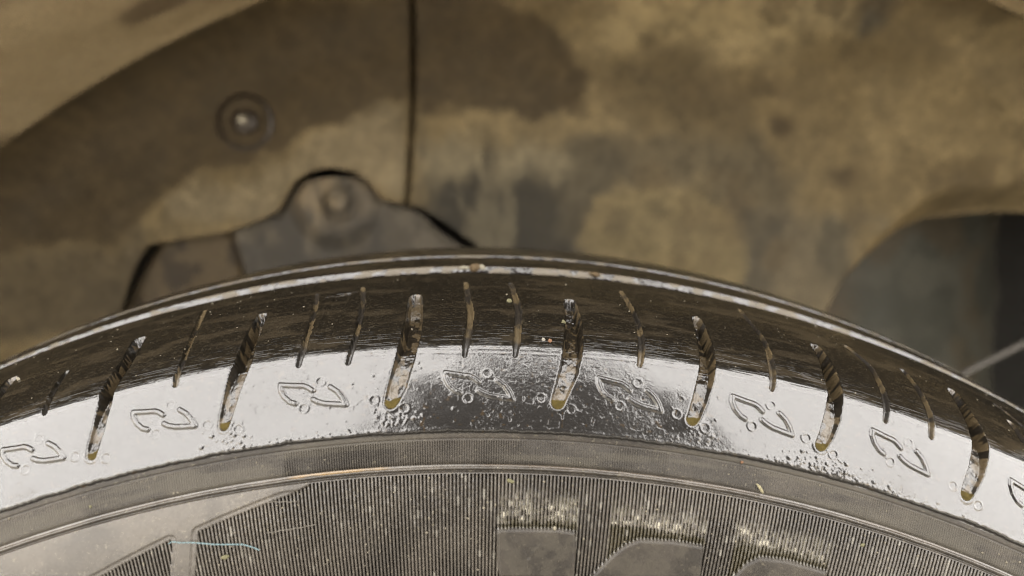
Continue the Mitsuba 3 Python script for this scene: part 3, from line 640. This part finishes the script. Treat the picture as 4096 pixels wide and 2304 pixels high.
# roof of the arch, from the fillet out to the fender lip
ph = np.linspace(-1.9, 1.9, 260); yy = np.concatenate([np.linspace(-.012, WY - FIL, 40), [WY - FIL + .001]])
PH, YY = np.meshgrid(ph, yy)
RW = 0.468 + 0.030 * np.tanh(PH / .5)
RW = RW + .004 * (meshkit.fbm(np.stack([PH * 6, YY * 14, 0 * PH], -1), 3, 35) - .5) * (YY < WY - FIL - .004)
add(f'{L}__roof', (np.stack([XC + RW * np.sin(PH), YY, RW * np.cos(PH)], -1).reshape(-1, 3), grid_faces(len(yy), len(ph))), 'dusty_roof', smooth=True)
thing(L, 'dusty brown plastic wheel arch liner behind the tyre with seam, rivet and dirt splashes', 'wheel arch liner')

def revolve_y(prof_ry, cx, cy, cz, seg=40):
    """Lathe about the y axis: profile of (radius, y offset), towards the viewer negative."""
    a = np.linspace(0, 2 * np.pi, seg, endpoint=False)
    v = np.array([[cx + r * np.cos(t), cy + y, cz + r * np.sin(t)] for r, y in prof_ry for t in a])
    i = np.arange(len(prof_ry) * seg).reshape(-1, seg)
    f = np.stack([i[:-1].ravel(), i[1:].ravel(), np.roll(i[1:], -1, 1).ravel(), np.roll(i[:-1], -1, 1).ravel()], 1)
    return v, f
ry = float(wall_y(np.array([-.121]), np.array([.3829]))[0])
add(f'{L}__rivet', revolve_y([(.0152, .001), (.0148, -.0022), (.0130, -.0030), (.0122, -.0012), (.0118, .0035), (.0080, .0040), (.0072, .0005), (.0062, -.0030), (.0040, -.0042), (.0016, -.0042), (.0001, -.0040)], -.1210, ry, .3829), 'brown_plastic', smooth=40)
add(f'{L}__rivet__pin', revolve_y([(.0022, -.0036), (.0022, -.0062), (.0016, -.0070), (.0001, -.0073)], -.1212, ry, .3835, 16), 'bright_metal', smooth=40)

# the lobed tab in the cut-out, held by a bolt
TABL = [(-.205, .26), (-.1823, .305), (-.168, .325), (-0.1165, 0.3375), (-.1065, .3365), (-.100, .3475), (-.0895, .3535), (-.077, .3552), (-.064, .3548), (-.054, .3515), (-0.047, 0.3425), (-0.0377, 0.3385), (-0.0304, 0.3352), (-0.0241, 0.3285), (-0.0095, 0.3179), (0.0064, 0.3021), (.02, .26)]
c = np.linspace(-.205, .02, 180); zl = np.full_like(c, .2); zt = np.interp(c, *zip(*TABL)); w = np.linspace(0, 1, 90)
Z = zl + (zt - zl) * w[:, None]; X = np.repeat(c[None], 90, 0)
dist = np.hypot(X + .0765, (Z - .342))
Yt = WY + .009 + .004 * (meshkit.fbm(np.stack([X * 30, 0 * X, Z * 30], -1), 3, 40) - .5) - .004 * sstep(.026, .016, dist) + .0016 * np.cos(np.clip((zt - Z) / .004, 0, 1) * np.pi / 2)
Yt = Yt + .006 * sstep(-.128, -.134, X + .25 * (Z - .32)) - .0025 * sstep(.0045, .001, zt - Z) * sstep(-.04, -.03, X)
V = np.stack([X, Yt, Z], -1).reshape(-1, 3); f = grid_faces(90, 180)
top = np.arange(89 * 180, 90 * 180); b0 = len(V); V = np.vstack([V, V[top] + [0, .003, 0]]); k = np.arange(179)
f = np.vstack([f, np.stack([top[k], top[k + 1], b0 + k + 1, b0 + k], 1)])
add('bracket__plate', (V, f), 'dusty_tab', smooth=40)
add('bracket__bolt', revolve_y([(.0100, .004), (.0097, -.0022), (.0082, -.0034), (.0074, .0012), (.0058, .0016), (.0052, -.0044), (.0040, -.0056), (.0001, -.0060)], -.0736, WY + .0052, .3416), 'dusty_tab', smooth=40)
thing('bracket', 'dusty lobed metal bracket with a round bolt, set in the liner cut-out behind the tyre', 'bracket')

# dark structure behind the liner openings
def slab(key, poly_xz, y0, y1, mat):
    m = trimesh.creation.extrude_polygon(shapely.Polygon(poly_xz).buffer(.012).buffer(-.006), y1 - y0, engine='earcut')
    v = np.array(m.vertices); v = np.stack([v[:, 0], y0 + v[:, 2], v[:, 1]], 1)
    add(key, trimesh.Trimesh(v, m.faces[:, ::-1], process=False), mat, smooth=30)
def inner_col(p, n, uv):
    f = fbm(p.x * 40.0, p.y * 40.0, p.z * 40.0, 4)
    h = fbm(p.x * 24.0 + 3.0, p.y * 24.0, p.z * 24.0, 3)
    return mix(mix((0.034, 0.0345, 0.0275), (0.050, 0.049, 0.039), smoothstep(0.4, 0.65, f)), (0.050, 0.039, 0.024), dr.maximum(0.6 * smoothstep(0.5, 0.62, h), smoothstep(0.245, 0.215, p.x + 0.05 * (h - 0.5)))) * (0.85 + 0.3 * noise(p.x * 800.0, p.z * 800.0))
scene['inner_metal'] = {'type': 'twosided', 'bsdf': {'type': 'principled', 'base_color': mikit.proc(inner_col), 'roughness': .7, 'specular': .3}}
# the rounded inner wing behind the opening, falling away to the right
gx_, gz_ = np.meshgrid(np.linspace(.10, .50, 90), np.linspace(.10, .44, 60))
gy_ = .305 + 3.2 * np.maximum(gx_ - .215, 0) ** 2 + .5 * np.maximum(.20 - gx_, 0) + .010 * (meshkit.fbm(np.stack([gx_ * 25, 0 * gx_, gz_ * 25], -1), 3, 44) - .5)
add('inner_wing', (np.stack([gx_, gy_, gz_], -1).reshape(-1, 3), grid_faces(60, 90)), 'inner_metal', smooth=True)
thing('inner_wing', 'dark grey-green rounded inner wing panel seen through the opening at right', 'inner wing')
def tube(points, radii, seg=10):
    p = np.asarray(points, float); n = len(p); radii = np.broadcast_to(radii, n)
    t = np.gradient(p, axis=0); t /= np.linalg.norm(t, axis=1, keepdims=True)
    u = np.cross(t, [0.13, .2, .97]); u /= np.linalg.norm(u, axis=1, keepdims=True); w = np.cross(t, u)
    a = np.linspace(0, 2 * np.pi, seg, endpoint=False)
    v = p[:, None] + radii[:, None, None] * (np.cos(a)[None, :, None] * u[:, None] + np.sin(a)[None, :, None] * w[:, None])
    i = np.arange(n * seg).reshape(n, seg)
    f = np.stack([i[:-1].ravel(), np.roll(i[:-1], -1, 1).ravel(), np.roll(i[1:], -1, 1).ravel(), i[1:].ravel()], 1)
    tri = np.vstack([f[:, [0, 1, 2]], f[:, [0, 2, 3]]])
    v = v.reshape(-1, 3); b = len(v); v = np.vstack([v, p[0], p[-1]])
    k = np.arange(seg)
    tri = np.vstack([tri, np.stack([np.full(seg, b), np.roll(k, -1), k], 1), np.stack([np.full(seg, b + 1), i[-1][k], np.roll(i[-1], -1)], 1)])
    return v, tri
def curve(pts, n=40):
    p = np.asarray(pts, float); s = np.concatenate([[0], np.cumsum(np.linalg.norm(np.diff(p, axis=0), axis=1))])
    from scipy.interpolate import PchipInterpolator
    return PchipInterpolator(s, p)(np.linspace(0, s[-1], n))
scene['cable_skin'] = {'type': 'principled', 'base_color': rgb(.05, .046, .04), 'roughness': .5, 'specular': .3}
add('cable', tube(curve([(.36, .200, .292), (0.2743, .2, 0.276), (0.2588, .2, 0.2690), (0.2375, .203, 0.2565), (0.2200, .208, 0.2420), (.20, .21, .215)]), .0016), 'cable_skin', smooth=True)
thing('cable', 'thin pale cable curving out of the dark opening beside the tyre', 'cable')

# ---------------------------------------------------------------- car body round the arch (beyond the frame) and the ground
scene['car_paint'] = {'type': 'twosided', 'bsdf': {'type': 'principled', 'base_color': rgb(.03, .032, .036), 'roughness': .35, 'specular': .5, 'clearcoat': .8}}
def lip(n=120):
    ph = np.linspace(-1.75, 1.75, n); r = 0.460 + 0.030 * np.tanh(ph / .5)
    return XC + r * np.sin(ph), r * np.cos(ph)
lx, lz = lip()
outer = [(-1.5, -.08), (-1.5, .55), (-.9, .72), (.9, .74), (2.2, .70), (2.2, -.08)]
body = shapely.Polygon(outer).difference(shapely.Polygon(list(zip(lx, lz)) + [(lx[-1], -.5), (lx[0], -.5)]))
m = trimesh.creation.extrude_polygon(body, .004, engine='earcut'); v = np.array(m.vertices)
add('car__fender', trimesh.Trimesh(np.stack([v[:, 0], -.016 + v[:, 2], v[:, 1]], 1), m.faces[:, ::-1], process=False), 'car_paint', smooth=20)
# returned lip, underbody, far side
vv = np.concatenate([np.stack([lx, np.full(120, y), lz], 1) for y in (-.016, .004)]); i = np.arange(240).reshape(2, 120)
add('car__lip', (vv, grid_faces(2, 120)), 'car_paint', smooth=True)
def box(x0, x1, y0, y1, z0, z1):
    b = trimesh.creation.box([x1 - x0, y1 - y0, z1 - z0]); b.apply_translation([(x0 + x1) / 2, (y0 + y1) / 2, (z0 + z1) / 2]); return b
add('car__underbody', trimesh.util.concatenate([box(-1.5, 2.2, .40, 1.5, -.10, .70), box(-1.5, -.50, .0, .395, -.10, .70), box(.52, 2.2, .0, .395, -.10, .70), box(-.49, .51, .0, .395, .53, .70)]), 'dark_metal')
thing('car', 'dark car body around the wheel arch', 'car')
def ground_col(p, n, uv):
    f = fbm(p.x * 3.0, p.y * 3.0, 0.0, 4); g = noise(p.x * 160.0, p.y * 160.0)
    return mix((0.33, 0.31, 0.27), (0.42, 0.395, 0.35), f) * (0.8 + 0.4 * g)
scene['concrete'] = {'type': 'twosided', 'bsdf': {'type': 'principled', 'base_color': mikit.proc(ground_col), 'roughness': .9, 'specular': .2}}
scene['ground'] = {'type': 'rectangle', 'to_world': T().translate([0, 0, -0.3225]).scale([400, 400, 1]), 'bsdf': ref('concrete')}
struct('ground')

# ---------------------------------------------------------------- the photographer, whose dark shape shows in the shoulder band
scene['dark_cloth'] = {'type': 'principled', 'base_color': rgb(.018, .018, .022), 'roughness': .9, 'specular': .1}
scene['phone_back'] = {'type': 'principled', 'base_color': rgb(.012, .012, .013), 'roughness': .25, 'specular': .5}
ph_m = m3.Manifold.hull(m3.Manifold.compose([m3.Manifold.sphere(.004, 16).translate([x, 0, z]) for x in (-.054, .054) for z in (-.028, .028)]))
pm = ph_m.to_mesh()
to_ph = T([[right[0], fwd[0], up[0], CAM[0] + .036 * right[0] - .0060 * fwd[0]], [right[1], fwd[1], up[1], CAM[1] + .036 * right[1] - .0060 * fwd[1]], [right[2], fwd[2], up[2], CAM[2] - .012 - .006 * fwd[2]], [0, 0, 0, 1]])
add('phone', trimesh.Trimesh(pm.vert_properties[:, :3], pm.tri_verts), 'phone_back', smooth=30, to_world=to_ph)
thing('phone', 'black phone held level before the tyre', 'phone')
def chain(joints):
    parts = []
    for (a, ra), (b, rb) in joints:
        parts.append(m3.Manifold.hull(m3.Manifold.compose([m3.Manifold.sphere(ra, 24).translate(list(a)), m3.Manifold.sphere(rb, 24).translate(list(b))])))
    return parts
J = dict(head=(0.090, -0.49, 0.870), chin=(0.090, -0.45, 0.795), neck=(0.090, -0.54, 0.730), chest=(0.090, -0.59, 0.560), belly=(0.090, -0.67, 0.300), hip=(0.090, -0.71, 0.120),
         shl=(-0.035, -0.57, 0.660), shr=(0.215, -0.57, 0.660), ell=(-0.065, -0.43, 0.340), elr=(0.205, -0.45, 0.300), wrl=(-.030, -.21, 0.285), wrr=(.108, -.21, 0.285),
         knl=(-0.085, -0.39, 0.150), knr=(0.275, -0.41, -0.100), anl=(-0.075, -0.57, -0.260), anr=(0.275, -0.79, -0.250), tol=(-0.085, -0.43, -0.293), tor=(0.285, -0.72, -0.293), hl=(0.005, -0.71, 0.120), hr=(0.205, -0.71, 0.120))
B = lambda a, ra, b, rb: ((J[a], ra), (J[b], rb))
body_p = chain([B('head', .098, 'chin', .062), B('neck', .055, 'head', .07), B('neck', .06, 'chest', .11), B('chest', .125, 'belly', .12), B('belly', .14, 'hip', .15),
                B('shl', .085, 'shr', .085), B('shl', .065, 'chest', .11), B('shr', .065, 'chest', .11), B('shl', .06, 'ell', .043), B('ell', .043, 'wrl', .028), B('shr', .06, 'elr', .043), B('elr', .043, 'wrr', .028),
                B('hl', .095, 'knl', .062), B('knl', .062, 'anl', .042), B('hr', .095, 'knr', .062), B('knr', .062, 'anr', .042), B('anl', .040, 'tol', .028), B('anr', .040, 'tor', .028)])
def hand(side):
    wx, wy, wz = J['wrl' if side < 0 else 'wrr']; gx = CAM[0] + .036 + side * .054
    palm = (gx + side * .008, -.185, .300)
    out = chain([(((wx, wy, wz)), .028), ((palm), .024)] and [(((wx, wy, wz), .026), (palm, .022))])
    for i, dz in enumerate((.024, .006, -.012, -.028)):
        k1 = (gx + side * .020, -.165, .312 + dz); k2 = (gx + side * .012, -.151, .312 + dz); tip = (gx - side * .012, -.1535, .312 + dz)
        if side < 0 and i < 2: tip = (gx + side * .003, -.1535, .312 + dz)
        out += chain([((palm, .013), (k1, .0095)), ((k1, .0092), (k2, .0085)), ((k2, .0082), (tip, .0068))])
    return out
body_p += hand(-1) + hand(1)
man = m3.Manifold.batch_boolean(body_p, m3.OpType.Add).refine_to_length(.02)
mm = man.to_mesh(); tm = trimesh.Trimesh(mm.vert_properties[:, :3], mm.tri_verts)
add('person', tm, 'dark_cloth', smooth=True)
thing('person', 'stooping person in dark clothes holding a phone towards the tyre', 'person')

# ---------------------------------------------------------------- grit, crumbs, thread and straw on the tyre
def at(th, t, h): return surf(np.array([th]), np.array([t]), np.array([h]))[0]
def crumb(r, stretch, seed):
    g = np.random.default_rng(seed); m = trimesh.creation.icosphere(2, 1.0); v = np.array(m.vertices)
    v *= (1 + .45 * (meshkit.noise(v * 1.6 + seed * 3.1, seed) - .5) + .25 * (meshkit.noise(v * 4 + seed, seed + 1) - .5))[:, None]
    v *= np.array([1, .6, stretch]) * r
    a = g.uniform(0, 2 * np.pi); c_, s_ = np.cos(a), np.sin(a)
    v = v @ np.array([[c_, 0, s_], [0, 1, 0], [-s_, 0, c_]])
    return v, m.faces
def paint(name, col, rough=.8): scene[name] = {'type': 'principled', 'base_color': rgb(*col), 'roughness': rough, 'specular': .2}
paint('yellow_chaff', (0.048, 0.045, 0.024)); paint('cream_crumb', (0.095, 0.086, 0.065)); paint('orange_grit', (0.065, 0.034, 0.018)); paint('white_grit', (0.1, 0.094, 0.08)); paint('brown_mud', (0.04, 0.027, 0.013))
CR = [('leaf_crumb', -0.183, -38.25, -.7, .00042, 1.9, 'yellow_chaff', 'pale yellow flake on the serrated sidewall below the blue thread', 'flake'),
      ('leaf_crumb', 0.0306, 19.06, .1, .0006, 1.0, 'yellow_chaff', 'yellow crumb on the dark tread shoulder beside a sipe', 'flake'),
      ('leaf_crumb', 0.0698, 9.61, .1, .00045, 1.2, 'yellow_chaff', 'yellow crumb at the edge of a lateral groove', 'flake'),
      ('grit_stone', 0.0541, 2.46, .1, .00042, 1.0, 'white_grit', 'tiny white grain on the shoulder left of an orange grain', 'grit'),
      ('grit_stone', 0.0589, 2.18, .1, .00045, 1.0, 'orange_grit', 'tiny orange grain on the shoulder right of a white grain', 'grit'),
      ('grit_stone', 0.2027, -18.9, -.6, .0003, 1.0, 'orange_grit', 'tiny orange grain just under the glossy shoulder band', 'grit'),
      ('grit_stone', 0.0678, -36.79, -.6, .00042, .8, 'cream_crumb', 'cream crumb on the upper edge of the first raised letter', 'grit'),
      ('leaf_crumb', 0.033, -27.73, -.8, .0004, 1.9, 'yellow_chaff', 'small pale sliver upright in the serrations above the first letter', 'flake'),
      ('leaf_crumb', 0.3044, -29.44, -.8, .00036, 1.4, 'yellow_chaff', 'yellow fleck on the serrations right of the third letter', 'flake'),
      ('leaf_crumb', -0.3419, 18.8, .1, .0004, 1.8, 'cream_crumb', 'cream fleck on the dark shoulder at far left', 'flake'),
      ('leaf_crumb', -0.2735, -22.2, -.8, .0003, 1.0, 'yellow_chaff', 'pale yellow crumb on the fine serrated ring at left', 'flake'),
      ('mud_lump', 0.0, 0, 0, 0, 1, '', '', ''),
      ]
for i, (nm, th, t, h, r, stch, mat, lb, cat) in enumerate(CR):
    if not mat: continue
    v, f = crumb(r, stch, 50 + i); key = numbered(nm)
    add(key, trimesh.Trimesh(v + at(th, t, h), f, process=False), mat, smooth=True); thing(key, lb, cat)
# mud caught on the chamfer of the tread rib
for i, (th, t, r) in enumerate(((0.0025, 49.5, .0012), (0.1065, 49.3, .0009), (-.0065, 49.6, .0008), (.0085, 49.9, .0009))):
    v, f = crumb(r, .7, 80 + i); v[:, 0] *= 1.7
    key = numbered('mud_lump'); add(key, trimesh.Trimesh(v + at(th, t, -.3), f, process=False), 'brown_mud' if i < 2 else 'cream_crumb', smooth=True)
    thing(key, ['brown mud lump on the rib edge at the top middle of the tyre', 'smaller brown mud lump on the rib edge right of the top', 'pale crumb left of the mud lump on the rib edge', 'pale crumb right of the mud lump on the rib edge'][i], 'mud')
TH_PTS = [(-0.2216, -33.21), (-0.218, -33.0), (-0.2128, -33.47), (-0.2055, -33.89), (-0.1983, -34.46), (-0.1912, -35.07), (-0.184, -35.56), (-0.1766, -35.89), (-0.1694, -36.24), (-0.1641, -36.79), (-0.1563, -38.02)]
def on_tyre(pts, h): return np.array([at(a, b, hh) for (a, b), hh in zip(pts, h)])
scene['blue_fibre'] = {'type': 'principled', 'base_color': rgb(.060, .092, .10), 'roughness': .7, 'specular': .2}
c = curve(on_tyre(TH_PTS, [-.25, -.15, -.1, -.15, -.3, -.45, -.5, -.5, -.5, -.5, -.5]), 120)
s = np.linspace(0, 60, 120)[:, None]
tw = .00006 * np.hstack([np.cos(s), np.sin(s), np.sin(s + 1)])
va, fa = tube(c + tw, .000065, 6); vb, fb = tube(c - tw, .00006, 6)
add('thread', (np.vstack([va, vb]), np.vstack([fa, fb + len(va)])), 'blue_fibre', smooth=True)
thing('thread', 'thin pale blue twisted thread lying across the sidewall at lower left', 'thread')
paint('straw', (0.1, 0.09, 0.055))
c = curve(on_tyre([(0.2151, -22.57), (0.2177, -23.09), (0.22, -23.76), (0.2214, -24.21)], [-.3, -.35, -.45, -.4]), 16)
add('straw_bit', tube(c, np.interp(np.linspace(0, 1, 16), [0, .4, .8, 1], [.0001, .00035, .0003, .00012]), 8), 'straw', smooth=True)
thing('straw_bit', 'short pale straw bit on the serrated ring at right', 'straw')
scene['pale_fibre'] = {'type': 'principled', 'base_color': rgb(.06, .055, .046), 'roughness': .7, 'specular': .2}
FIB = [([(-.152, -28.6), (-.140, -29.0), (-.125, -29.5)], 'fine pale hair at the tip of the smooth field'),
       ([(-.150, -34.9), (-.135, -34.9), (-.112, -34.7)], 'pale hair beyond the right end of the blue thread')]
for pts, lb in FIB:
    key = numbered('fibre'); c = curve(on_tyre(pts, [-.95, -.85, -.95]), 40); c = c + .00025 * np.stack([meshkit.noise(np.stack([np.arange(40) * .35, np.full(40, 7.0 + j), np.full(40, len(key))], -1)) - .5 for j in range(3)], -1)
    add(key, tube(c, .00006, 5), 'pale_fibre', smooth=True); thing(key, lb, 'hair')
# loose grit
vs, fs, n0 = [], [], 0
ico = trimesh.creation.icosphere(0, 1.0)
for i in range(480):
    th = rng.uniform(-.42, .46); z = rng.random()
    t, h = (rng.uniform(1, 40), .05) if z < .30 else ((rng.uniform(-24, -19.5), -.8) if z < .40 else (rng.uniform(-46, -27), -.85))
    if t < -27 and th < -.2: continue
    r = rng.choice([.00010, .00014, .0002, .00026], p=[.4, .35, .18, .07])
    v = np.array(ico.vertices) * r * rng.uniform(.6, 1.3, 3) + at(th, t, h)
    vs.append(v); fs.append(ico.faces + n0); n0 += len(v)
scene['grit_dust'] = {'type': 'principled', 'base_color': rgb(.07, .062, .046), 'roughness': .8, 'specular': .2}
add('grit', (np.vstack(vs), np.vstack(fs)), 'grit_dust')
thing('grit', 'scattered fine pale grit on the tyre', 'grit', kind='stuff')
